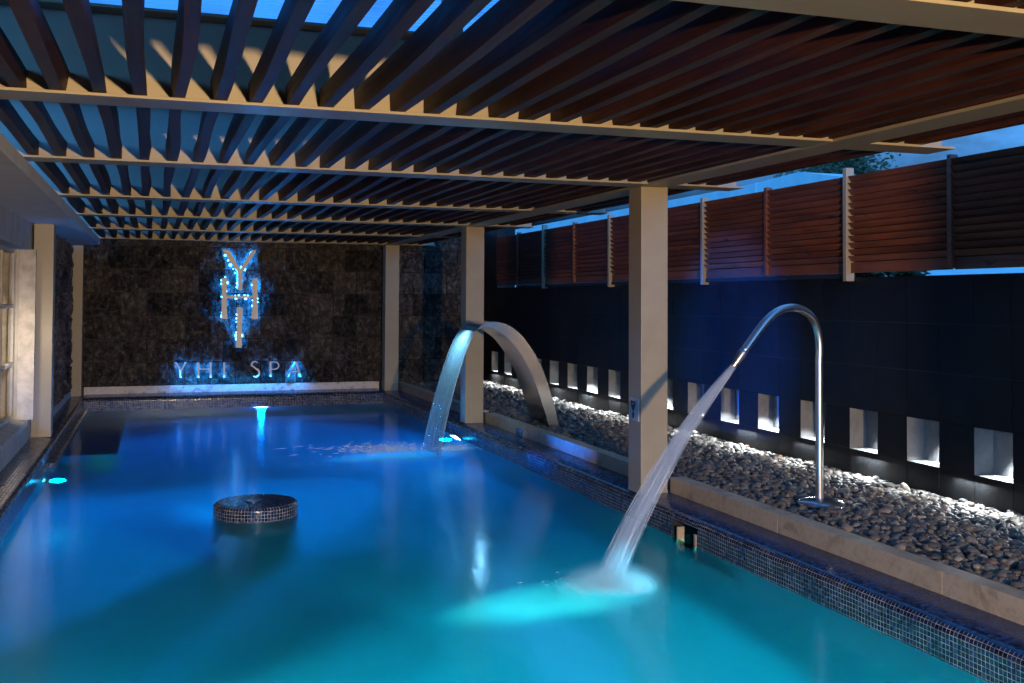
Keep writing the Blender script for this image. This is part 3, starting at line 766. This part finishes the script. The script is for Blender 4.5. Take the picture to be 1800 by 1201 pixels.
# room behind, with a folded curtain
rm = MB(); rm.box((-3.2, 3.0, .2), (-3.15, 11.84, 2.6)); rm.box((-3.2, 3, .15), (-1.41, 11.84, .2)); rm.box((-3.2, 3, 2.45), (-1.66, 11.84, 2.5)); rm.box((-3.2, 11.84, .2), (-1.41, 11.9, 2.5)); rm.box((-3.2, 2.9, .2), (-1.41, 3.0, 2.5))
at(rm.build('room_wall', 'plaster'), bl)
cu = MB(); pts = []
n = 150
for i in range(n+1):
    yy = 9.3+2.2*i/n; xx = -1.52+.025*math.sin(i*.75)+.01*math.sin(i*.31)
    pts.append((xx, yy))
vs = [(x, y, .3) for x, y in pts]+[(x, y, 2.3) for x, y in pts]
cu.add(vs, [(i, i+1, i+n+2, i+n+1) for i in range(n)])
at(cu.build('curtain', 'curtain', smooth=True, recalc=False), bl)
lamp('room_light', 'POINT', (-2.0, 8.0, 2.0), 28, (1, .80, .58), .15)
# the warm downlight that rakes the reveal
lamp('window_downlight', 'SPOT', (-1.22, 11.0, 1.35), 28, (1, .82, .60), .05, aim=(-1.24, 11.8, 1.2), spot=120, blend=1)

# ------------------------------------------------------------------ pool lights
def pool_light(c, normal, rx, rz, matn, label, power, color, aim, extra=None, spot=110):
    t = thing('pool_light', label, 'pool light', c, 'underwater pool lights')
    n = 28; n_ = Vector(normal); side = n_.cross(Vector((0, 0, 1))).normalized(); C0 = Vector(c)
    def ring(s, off): return [C0+n_*off+side*rx*s*math.cos(2*math.pi*k/n)+Vector((0,0,1))*rz*s*math.sin(2*math.pi*k/n) for k in range(n)]
    b1 = MB(); vs = ring(1.25, .0)+ring(1.25, .018)+ring(1.0, .018)
    b1.add(vs, [(k, (k+1) % n, n+(k+1) % n, n+k) for k in range(n)]+[(n+k, n+(k+1) % n, 2*n+(k+1) % n, 2*n+k) for k in range(n)])
    at(b1.build('rim', 'steel'), t)
    b2 = MB(); vs = ring(1.0, .016)+ring(.55, .028); vs.append(C0+n_*.032)
    b2.add(vs, [(k, (k+1) % n, n+(k+1) % n, n+k) for k in range(n)]+[(n+k, n+(k+1) % n, 2*n) for k in range(n)])
    at(b2.build('lens', matn, smooth=True), t)
    p = C0+n_*.06; p.z = min(p.z, -.02)
    lamp('pool_lamp_beam', 'SPOT', p, power*2.4, color, .06, aim=aim, spot=spot, blend=1)
    lamp('underwater_glow', 'POINT', p+n_*.08, power*.10, color, .06)
    if extra: lamp('added_upglow', 'SPOT', (C0.x+n_.x*.10, C0.y+n_.y*.10, WL+.05), extra[0], extra[1], .05, aim=extra[2], spot=extra[3], blend=.8)  # added spot above the surface, stands in for lamp light leaving the water
pool_light((1.56, YB, .075), (0,-1,0), .115, .045, 'pool_lens_white', 'white underwater light just below the tiled back edge, under the lettering', 420, (.0,.24,1), (1.4, 9.5, -.9), (75, (.0,.30,1), (1.4, 13.0, 2.7), 110), 110)
pool_light((XR, 12.3, .10), (-1,0,0), .24, .055, 'pool_lens_white', 'bright white underwater light under the middle post, right of the falling water sheet', 1900, (.0,.36,1), (.8, 10.0, -.5), (18, (.1,.5,1), (2.6, 11.4, 1.6), 120), 50)
pool_light((XL, 10.6, .02), (1,0,0), .09, .045, 'pool_lens_teal', 'green-blue underwater light on the left pool side', 290, (.0,.42,.95), (1.8, 9.6, -.8), (4600, (.0,.13,1), (5.25, 9.0, 1.30), 22), 60)
pool_light((XR, 3.1, -.25), (-1,0,0), .11, .11, 'pool_lens_teal', 'underwater light on the right pool side nearest the viewer', 1250, TEAL, (2.1, 5.6, -.9), None, 84)
pool_light((XL, 4.6, -.15), (1,0,0), .11, .11, 'pool_lens_teal', 'underwater light on the left pool side nearest the viewer', 1350, TEAL, (1.6, 4.5, -.9), None, 96)
lamp('added_upglow', 'SPOT', (XL+.12, 10.6, WL+.05), 40, (.0, .28, 1), .05, aim=(-.98, 13.6, 2.58), spot=80, blend=.8)  # another added spot above the water, tints the eaves blue

# ------------------------------------------------------------------ round mosaic pedestal in the pool
isl = thing('mosaic_pedestal', 'round mosaic-clad pedestal standing just above the water in the pool', 'pedestal', (.755, 8.33, 0))
ib = MB(); rr, zt = .315, .248; n = 72; cxy = (.755, 8.33); prof_ = [(rr, ZF), (rr, zt-.03)]
for k in range(1, 6):
    a = math.pi/2*k/5; prof_.append((rr-.03+.03*math.cos(a), zt-.03+.03*math.sin(a)))
acc = 0
for (r0, z0), (r1, z1) in zip(prof_[:-1], prof_[1:]):
    d = math.dist((r0, z0), (r1, z1))
    for k in range(n):
        a, b = 2*math.pi*k/n, 2*math.pi*(k+1)/n
        ib.add([(r0*math.cos(a), r0*math.sin(a), z0), (r0*math.cos(b), r0*math.sin(b), z0), (r1*math.cos(b), r1*math.sin(b), z1), (r1*math.cos(a), r1*math.sin(a), z1)], [(0,1,2,3)],
               [[(a*rr, acc), (b*rr, acc), (b*rr, acc+d), (a*rr, acc+d)]])
    acc += d
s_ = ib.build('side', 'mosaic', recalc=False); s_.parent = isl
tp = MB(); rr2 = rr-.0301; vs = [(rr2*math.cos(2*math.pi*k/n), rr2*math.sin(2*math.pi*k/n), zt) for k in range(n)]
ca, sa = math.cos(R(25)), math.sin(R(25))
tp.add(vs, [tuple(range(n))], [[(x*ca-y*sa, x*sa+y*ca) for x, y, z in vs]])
s_ = tp.build('top', 'mosaic_skylit', recalc=False); s_.parent = isl
s_ = MB().tube([(-.02, -.01, zt), (-.02, -.01, zt+.008)], .055, 24).build('drain_cap', 'plate', bevel=.002); s_.parent = isl
for o in isl.children: o.location = (0, 0, 0)

# ------------------------------------------------------------------ arch fountain
outer = [(4.236,.30),(4.236,.382),(4.215,.49),(4.181,.62),(4.127,.80),(4.046,1.02),(3.945,1.21),(3.812,1.39),(3.73,1.465),(3.648,1.518),(3.56,1.550),(3.475,1.561),(3.39,1.549),(3.33,1.517),(3.28,1.474)]
inner = [(4.115,.30),(4.115,.392),(4.092,.49),(4.050,.62),(3.99,.80),(3.905,1.00),(3.81,1.17),(3.70,1.315),(3.63,1.385),(3.565,1.43),(3.51,1.465),(3.455,1.493),(3.385,1.507),(3.327,1.496),(3.272,1.462)]
arch = thing('arch_fountain', 'tall curved stainless steel arch fountain spilling a sheet of water beside the middle post', 'fountain', (4.17, 11.16, .38))
def ribbon(cv, y0, y1, n=4):
    """smooth the curve with catmull-rom"""
    P = []
    for i in range(len(cv)-1):
        p0, p1, p2, p3 = cv[max(i-1, 0)], cv[i], cv[i+1], cv[min(i+2, len(cv)-1)]
        for k in range(n):
            t = k/n; P.append(tuple(.5*(2*p1[j]+(p2[j]-p0[j])*t+(2*p0[j]-5*p1[j]+4*p2[j]-p3[j])*t*t+(3*p1[j]-p0[j]-3*p2[j]+p3[j])*t**3) for j in (0, 1)))
    P.append(cv[-1]); return P
O, I = ribbon(outer, 0, 0), ribbon(inner, 0, 0)
ya, yb = 10.87, 11.45; n = len(O)
ab = MB()
vs = [(x, ya, z) for x, z in O]+[(x, yb, z) for x, z in O]+[(x, ya, z) for x, z in I]+[(x, yb, z) for x, z in I]
fs = []
for i in range(n-1):
    fs += [(i, i+1, n+i+1, n+i), (2*n+i, 3*n+i, 3*n+i+1, 2*n+i+1), (i, 2*n+i, 2*n+i+1, i+1), (n+i, n+i+1, 3*n+i+1, 3*n+i)]
fs += [(n-1, 3*n-1, 4*n-1, 2*n-1), (0, n, 3*n, 2*n)]
ab.add(vs, fs)
o = at(ab.build('arch_blade', 'steel_arch'), arch)
o.data.polygons.foreach_set('use_smooth', [True]*len(o.data.polygons)); 
try: o.data.set_sharp_from_angle(angle=R(35))
except Exception: pass
# falling sheet: a thin closed body from the lip to the water
ne = [(3.274,1.462),(3.235,1.405),(3.199,1.323),(3.155,1.22),(3.118,1.111),(3.08,.99),(3.044,.87),(3.01,.74),(2.983,.63),(2.95,.48),(2.92,.33),(2.89,.14)]
fe = [(3.268,1.465),(3.215,1.405),(3.170,1.325),(3.12,1.21),(3.075,1.08),(3.025,.93),(2.976,.762),(2.93,.60),(2.894,.448),(2.865,.32),(2.84,.22),(2.815,.14)]
N_, F_ = ribbon(ne, 0, 0), ribbon(fe, 0, 0); n = len(N_); nw = 14
shb = MB(); acc = 0
P = []
for i in range(n):
    row = []
    for k in range(nw+1):
        s = k/nw; x = N_[i][0]*(1-s)+F_[i][0]*s; z = N_[i][1]*(1-s)+F_[i][1]*s; narrowing = .02*(i/n)
        row.append((x+.006*math.sin(k*2.1+1)*(i/n), ya+.012+narrowing+(yb-ya-.024-2*narrowing)*s, z))
    P.append(row)
for i in range(n-1):
    d = math.dist(N_[i], N_[i+1])
    for k in range(nw):
        u0, u1 = k/nw*.55, (k+1)/nw*.55
        shb.add([P[i][k], P[i][k+1], P[i+1][k+1], P[i+1][k]], [(0,1,2,3)], [[(u0,acc),(u1,acc),(u1,acc+d),(u0,acc+d)]])
    acc += d
so = shb.build('water_sheet', 'sheet', smooth=True, recalc=False)
bm = bmesh.new(); bm.from_mesh(so.data); bmesh.ops.remove_doubles(bm, verts=bm.verts[:], dist=1e-5); bm.to_mesh(so.data); bm.free()
lamp('lip_light', 'SPOT', (3.42, 11.16, 1.40), 55, (.35, .78, 1), .03, aim=(3.12, 11.16, 1.12), spot=150, blend=.9)
tag(so, 'streaked sheet of water falling from the steel arch into the pool', 'water')
sd = so.modifiers.new('solid', 'SOLIDIFY'); sd.thickness = .006

# ------------------------------------------------------------------ cannon jet
jt = thing('cannon_jet', 'curved stainless pipe fountain on a domed base plate in the pebbles', 'fountain', (4.33, 6.2, .38))
h = Vector((-.95, -.30, 0)).normalized(); B0 = Vector((4.33, 6.2, 0))
path = [(0,.36),(0,.6),(0,.9),(0,1.2),(0,1.38),(-.005,1.46),(-.0,1.53),(.018,1.60),(.055,1.665),(.11,1.712),(.18,1.742),(.26,1.756),(.34,1.753),(.41,1.738),(.48,1.710),(.55,1.667),(.62,1.610),(.70,1.538),(.775,1.468)]
pts = [B0+h*s+Vector((0, 0, z)) for s, z in ribbon(path, 0, 0, 3)]
at(MB().tube(pts, .0265, 24).build('pipe', 'steel', smooth=True), jt)
nd = (h*.075+Vector((0, 0, -.072))).normalized(); e0 = pts[-1]
nz_ = [e0-nd*.01, e0, e0+nd*.004, e0+nd*.012, e0+nd*.016, e0+nd*.13, e0+nd*.132]
o = MB().tube(nz_, [.0275, .0295, .031, .031, .029, .019, .017], 24, cap=False).build('nozzle', 'steel', smooth=True)
# flatten the nozzle mouth a little
at(o, jt)
db = MB(); rings = [(.0, .045), (.04, .044), (.09, .038), (.135, .026), (.158, .012), (.162, .0)]
n = 40; vs = [(4.345+r*math.cos(2*math.pi*k/n), 6.2+r*math.sin(2*math.pi*k/n), .412+z) for r, z in rings[1:] for k in range(n)]; vs.append((4.345, 6.2, .457))
fs = [(i*n+k, i*n+(k+1) % n, (i+1)*n+(k+1) % n, (i+1)*n+k) for i in range(len(rings)-2) for k in range(n)]+[(k, (k+1) % n, len(vs)-1) for k in range(n)]
db.add(vs, fs); at(db.build('base_plate', 'plate', smooth=True), jt)
# the stream
tip = e0+nd*.12; land = Vector((2.50, 5.66, WL))
ax = (land-tip); LJ = ax.length; zx = ax.normalized(); xx = (Vector((0, 0, 1))-zx*zx.z).normalized(); yx = zx.cross(xx)
CURVE, RA, RB = .075, .022, .095
M['jet'] = soft_volume('aerated_water', (.86, .90, 1), 230, (LJ, CURVE, RA, RB))
nseg = 20
lp = [(CURVE*4*(i/nseg)*(1-i/nseg), 0, LJ*i/nseg) for i in range(nseg+1)]
rj = [RA+(RB-RA)*(i/nseg)**.8 for i in range(nseg+1)]
jo = MB().tube(lp, rj, 20).build('water_jet', 'jet', smooth=True)
jo.matrix_world = Matrix(((xx.x, yx.x, zx.x, tip.x), (xx.y, yx.y, zx.y, tip.y), (xx.z, yx.z, zx.z, tip.z), (0, 0, 0, 1)))
tag(jo, 'pale misty jet of water shooting from the curved pipe into the pool', 'water')
def foam(c, rx, ry, rz, rot, matn, label):
    bm = bmesh.new(); bmesh.ops.create_icosphere(bm, subdivisions=3, radius=1)
    for v in bm.verts: v.co.z = max(v.co.z, 0)
    me = bpy.data.meshes.new('foam'); bm.to_mesh(me); bm.free(); me.materials.append(M[matn])
    o = bpy.data.objects.new('foam', me); col.objects.link(o); o.location = c; o.scale = (rx, ry, rz); o.rotation_euler = (0, 0, rot)
    return tag(o, label, 'foam')
foam((2.50, 5.62, WL+.004), .40, .28, .17, .3, 'foam_dense', 'rounded white foam where the misty jet meets the water')
foam((2.60, 5.50, WL+.004), .20, .16, .12, .3, 'foam_dense', 'small pale lobe of foam on the right edge of the jet splash')
pb = foam((2.22, 5.74, -.17), .85, .38, .30, .25, 'plume', 'cloud of bubbles under the surface where the jet lands'); pb.name = 'bubble_plume'
pb = foam((2.5, 11.2, -.14), .9, .4, .26, .1, 'plume', 'cloud of bubbles under the falling sheet'); pb.name = 'bubble_plume'
lamp('underwater_glow', 'SPOT', (XR-.05, 5.2, -.35), 620, (.05, .75, .95), .05, aim=(2.2, 5.75, -.05), spot=34, blend=.8)  # added spot with no fixture, lights the bubble plume
lamp('added_upglow', 'SPOT', (XR-.12, 5.25, WL+.04), 110, (.1, .75, 1), .05, aim=(2.2, 5.75, WL+.02), spot=36, blend=.9)  # added spot above the water with no fixture, tints the foam
foam((2.46, 11.28, WL+.004), .70, .20, .10, .1, 'foam', 'white splash spreading left from the foot of the falling sheet')
foam((3.10, 11.20, WL+.004), .34, .22, .10, .1, 'foam', 'small white splash between the falling sheet and the bright lamp')

M['drop'] = painted('white_spray', (.85, .9, .95), .3, 0, 0)
def splash(cx, cy, n, spread, up, bias, label, sz, seed, dl=1.0):
    rnd = random.Random(seed); mb = MB()
    for _ in range(n):
        a = rnd.gauss(bias, .9); v = abs(rnd.gauss(0, 1))*spread; vz = up*rnd.uniform(.3, 1.0)
        ox, oy = cx+rnd.gauss(0, spread*.35), cy+rnd.gauss(0, .10); t0 = rnd.uniform(0, .75); dt = rnd.uniform(.08, .24)*dl
        pts = []
        for k in range(4):
            t = t0+dt*k/3; pts.append((ox+math.cos(a)*v*t, oy+math.sin(a)*v*t*.5, WL+.003+max(0, 4*vz*t*(1-t))))
        mb.tube(pts, [sz*.3, sz, sz*.8, sz*.2], 5)
    tag(mb.build('spray_droplets', 'drop', smooth=True), label, kind='stuff')
splash(2.50, 11.25, 620, .60, .10, math.pi, 'fine white spray thrown left by the falling sheet', .0024, 3, .4)
splash(3.08, 11.3, 120, .22, .05, 0, 'fine white spray beside the bright pool lamp', .0015, 4)
splash(2.50, 5.60, 520, .24, .06, math.pi, 'fine spray round the foot of the jet', .0011, 5, .22)
stm = MB(); rnd = random.Random(21)
for _ in range(64):
    a0 = rnd.uniform(0, 6.28); q = math.sqrt(rnd.random())*.95; t0 = rnd.uniform(0, .8); t1 = min(1, t0+rnd.uniform(.05, .30)); pts_ = []
    for k in range(6):
        t = t0+(t1-t0)*k/5; rr_ = (RA+(RB-RA)*t**.8)*q; x_ = CURVE*4*t*(1-t)+rr_*math.cos(a0)
        pts_.append(tip+xx*x_+yx*(rr_*math.sin(a0))+zx*(LJ*t))
    stm.tube(pts_, [.0002, .0008, .0011, .0011, .0007, .0002], 5)
tag(stm.build('jet_strands', 'drop', smooth=True), 'fine bright strands of water inside the misty jet', kind='stuff')

# ------------------------------------------------------------------ small sign on the nearest post
sg = thing('sign', 'small metallic no-glass sign with a black goblet shape on the nearest post', 'sign', (3.51, 7.43, .97))
at(MB().box((3.505, 7.335, .875), (3.5125, 7.505, 1.045)).build('sign_plate', 'sign_face', bevel=.001), sg)
yc = 7.428
def P2(l): return [(yc+a, .96+b) for a, b in l]
gob = P2([(-.045, .062), (.045, .066), (.038, .03), (.012, -.006), (.004, -.012), (-.006, -.012), (-.018, -.004), (-.038, .03)])
stem = P2([(-.012, -.020), (.008, -.016), (.014, -.035), (.008, -.062), (-.006, -.070), (-.016, -.05), (-.018, -.035)])
sb_ = MB(); sb_.prism(gob, 'x', 3.5035, 3.5055); sb_.prism(stem, 'x', 3.5035, 3.5055)
at(sb_.build('pictogram', 'black'), sg)
em = MB(); 
for k in range(4): em.prism(P2([(-.020+k*.011, .040), (-.014+k*.011, .040), (-.012+k*.011, .048), (-.018+k*.011, .049)]), 'x', 3.5025, 3.5034)
at(em.build('emblem', 'sign_face'), sg)

# ------------------------------------------------------------------ pebble bed
def pebbles():
    rg = np.random.default_rng(5)
    bm = bmesh.new(); bmesh.ops.create_icosphere(bm, subdivisions=2, radius=1); V1 = np.array([v.co[:] for v in bm.verts]); F1 = np.array([[v.index for v in f.verts] for f in bm.faces]); bm.free()
    Vs = []; Fs = []; base = 0
    def place(x, y, z, s, V, F):
        nonlocal base
        n = len(x)
        a = s[:, None]*np.stack([rg.uniform(.85, 1.3, n), rg.uniform(.65, .95, n), rg.uniform(.42, .7, n)], 1)
        P = V[None]*a[:, None, :]
        # lumpy: three random plane-wave dents
        for q in range(3):
            d = rg.normal(size=(n, 3)); d /= np.linalg.norm(d, axis=1)[:, None]
            k = np.einsum('vk,nk->nv', V, d); P *= (1-rg.uniform(.0, .16, n)[:, None]*np.maximum(k, 0)**2)[:, :, None]
        yaw = rg.uniform(0, 6.28, n); tx = rg.normal(0, .35, n); ty = rg.normal(0, .35, n)
        c, s_ = np.cos(tx), np.sin(tx); Y_, Z_ = P[..., 1]*c[:, None]-P[..., 2]*s_[:, None], P[..., 1]*s_[:, None]+P[..., 2]*c[:, None]; P[..., 1], P[..., 2] = Y_, Z_
        c, s_ = np.cos(ty), np.sin(ty); X_, Z_ = P[..., 0]*c[:, None]+P[..., 2]*s_[:, None], -P[..., 0]*s_[:, None]+P[..., 2]*c[:, None]; P[..., 0], P[..., 2] = X_, Z_
        c, s_ = np.cos(yaw), np.sin(yaw); X_, Y_ = P[..., 0]*c[:, None]-P[..., 1]*s_[:, None], P[..., 0]*s_[:, None]+P[..., 1]*c[:, None]; P[..., 0], P[..., 1] = X_, Y_
        P += np.stack([x, y, z], 1)[:, None, :]
        Vs.append(P.reshape(-1, 3)); Fs.append((F[None]+base+len(V)*np.arange(n)[:, None, None]).reshape(-1, 3)); base += n*len(V)
    for (y0, y1, d, sz) in ((4.0, 9.0, 620, .034), (9.0, 17.2, 520, .037)):
        area = (XN-XK2)*(y1-y0); n = int(area*d)
        for layer in (0, 1):
            m_ = n if layer == 0 else int(n*.75)
            # jittered grid for an even cover
            gx = int(math.sqrt(m_*(XN-XK2)/(y1-y0))); gy = m_//gx
            X, Y = np.meshgrid((np.arange(gx)+.5)/gx, (np.arange(gy)+.5)/gy); X = X.ravel()+rg.uniform(-.7, .7, X.size)/gx; Y = Y.ravel()+rg.uniform(-.7, .7, Y.size)/gy
            X = np.clip(X, .018, .985)
            x = XK2+X*(XN-XK2); y = y0+Y*(y1-y0)
            lo = np.array([noise.noise(Vector((a*2.2, b*2.2, 0))) for a, b in zip(x, y)])
            z = .375+.035*X+.018*lo+layer*.022+rg.uniform(-.008, .012, x.size)
            s = sz*np.exp(rg.normal(-.1, .24, x.size)).clip(.5, 1.55)
            keep = np.hypot(x-4.345, y-6.2) > .20-.01*layer
            keep &= ~((x > 4.08) & (x < 4.27) & (y > 10.84) & (y < 11.48))
            place(x[keep], y[keep], z[keep], s[keep], V1, F1)
    V = np.concatenate(Vs); F = np.concatenate(Fs)
    me = bpy.data.meshes.new('gravel'); me.vertices.add(len(V)); me.vertices.foreach_set('co', V.astype(np.float32).ravel())
    me.loops.add(F.size); me.loops.foreach_set('vertex_index', F.astype(np.int32).ravel())
    me.polygons.add(len(F)); me.polygons.foreach_set('loop_start', np.arange(0, F.size, 3, dtype=np.int32)); me.polygons.foreach_set('loop_total', np.full(len(F), 3, dtype=np.int32))
    me.polygons.foreach_set('use_smooth', np.ones(len(F), dtype=bool)); me.update(calc_edges=True); me.validate()
    me.materials.append(M['pebble']); o = bpy.data.objects.new('pebble_gravel', me); col.objects.link(o)
    tag(o, 'bed of grey river pebbles between the kerb and the black wall', 'pebbles', kind='stuff'); print('pebble faces', len(F))
pebbles()
tag(MB().box((XK2+.001, 1.5, .06), (XN+.015, 17.24, .365)).build('soil', 'black'), 'dark bed under the pebbles', kind='structure')

# ------------------------------------------------------------------ beyond the fence
nb = thing('neighbouring_building', 'pale teal gabled building seen above the timber fence', 'building', (8, 16, 0))
bp_ = MB().prism([(9.6, 0), (30, 0), (30, 3.45), (13.38, 3.45), (11.9, 3.50), (10.6, 3.27), (9.6, 3.06)], 'x', 8.0, 13)
at(bp_.build('wall', 'teal_wall'), nb)
at(MB().box((7.97, 12.9, 0), (8.0, 12.94, 3.46)).build('downpipe', 'teal_wall'), nb)
def tree(x, y, h, rad, label, seed):
    t = thing('tree', label, 'tree', (x, y, .05)); rnd = random.Random(seed)
    tr = MB(); tr.tube([(0,0,0), (.05,.03,h*.35), (-.03,.06,h*.6), (.02,0,h*.85)], [.14, .11, .08, .04], 10)
    for k in range(7):
        a = rnd.uniform(0, 6.28); z0 = h*rnd.uniform(.4, .7); tr.tube([(0,0,z0), (math.cos(a)*rad*.4, math.sin(a)*rad*.4, z0+rad*.3), (math.cos(a)*rad*.75, math.sin(a)*rad*.75, z0+rad*.65)], [.05, .035, .015], 6)
    o = tr.build('trunk', 'bark', smooth=True); o.parent = t
    cr_ = MB(); cl = [(Vector((rnd.gauss(0, .45), rnd.gauss(0, .45), rnd.gauss(0, .35)))*rad, rnd.uniform(.22, .42)*rad) for _ in range(26)]
    for c, r in cl:
        for _ in range(170):
            d = Vector((rnd.gauss(0, 1), rnd.gauss(0, 1), rnd.gauss(0, 1))).normalized()*r*rnd.uniform(.55, 1.05)
            p = c+d+Vector((0, 0, h-rad*.55)); s = rnd.uniform(.03, .06)
            a = Vector((rnd.gauss(0, 1), rnd.gauss(0, 1), rnd.gauss(0, 1))).normalized(); b = a.orthogonal().normalized()
            cr_.add([p-a*s, p+b*s*.5, p+a*s, p-b*s*.5], [(0,1,2,3)])
    o = cr_.build('crown', 'leaf', recalc=False); o.parent = t
tree(11.0, 15.0, 4.3, .85, 'dark leafy tree beyond the fence, right of the teal building', 4)
tree(12.3, 17.3, 4.4, .9, 'thin loose tree above the teal roof, left of the darker one', 8)
for k in range(1): tree(6.6, 8.6, 2.45, .55, 'low green shrub showing under the fence', 11)
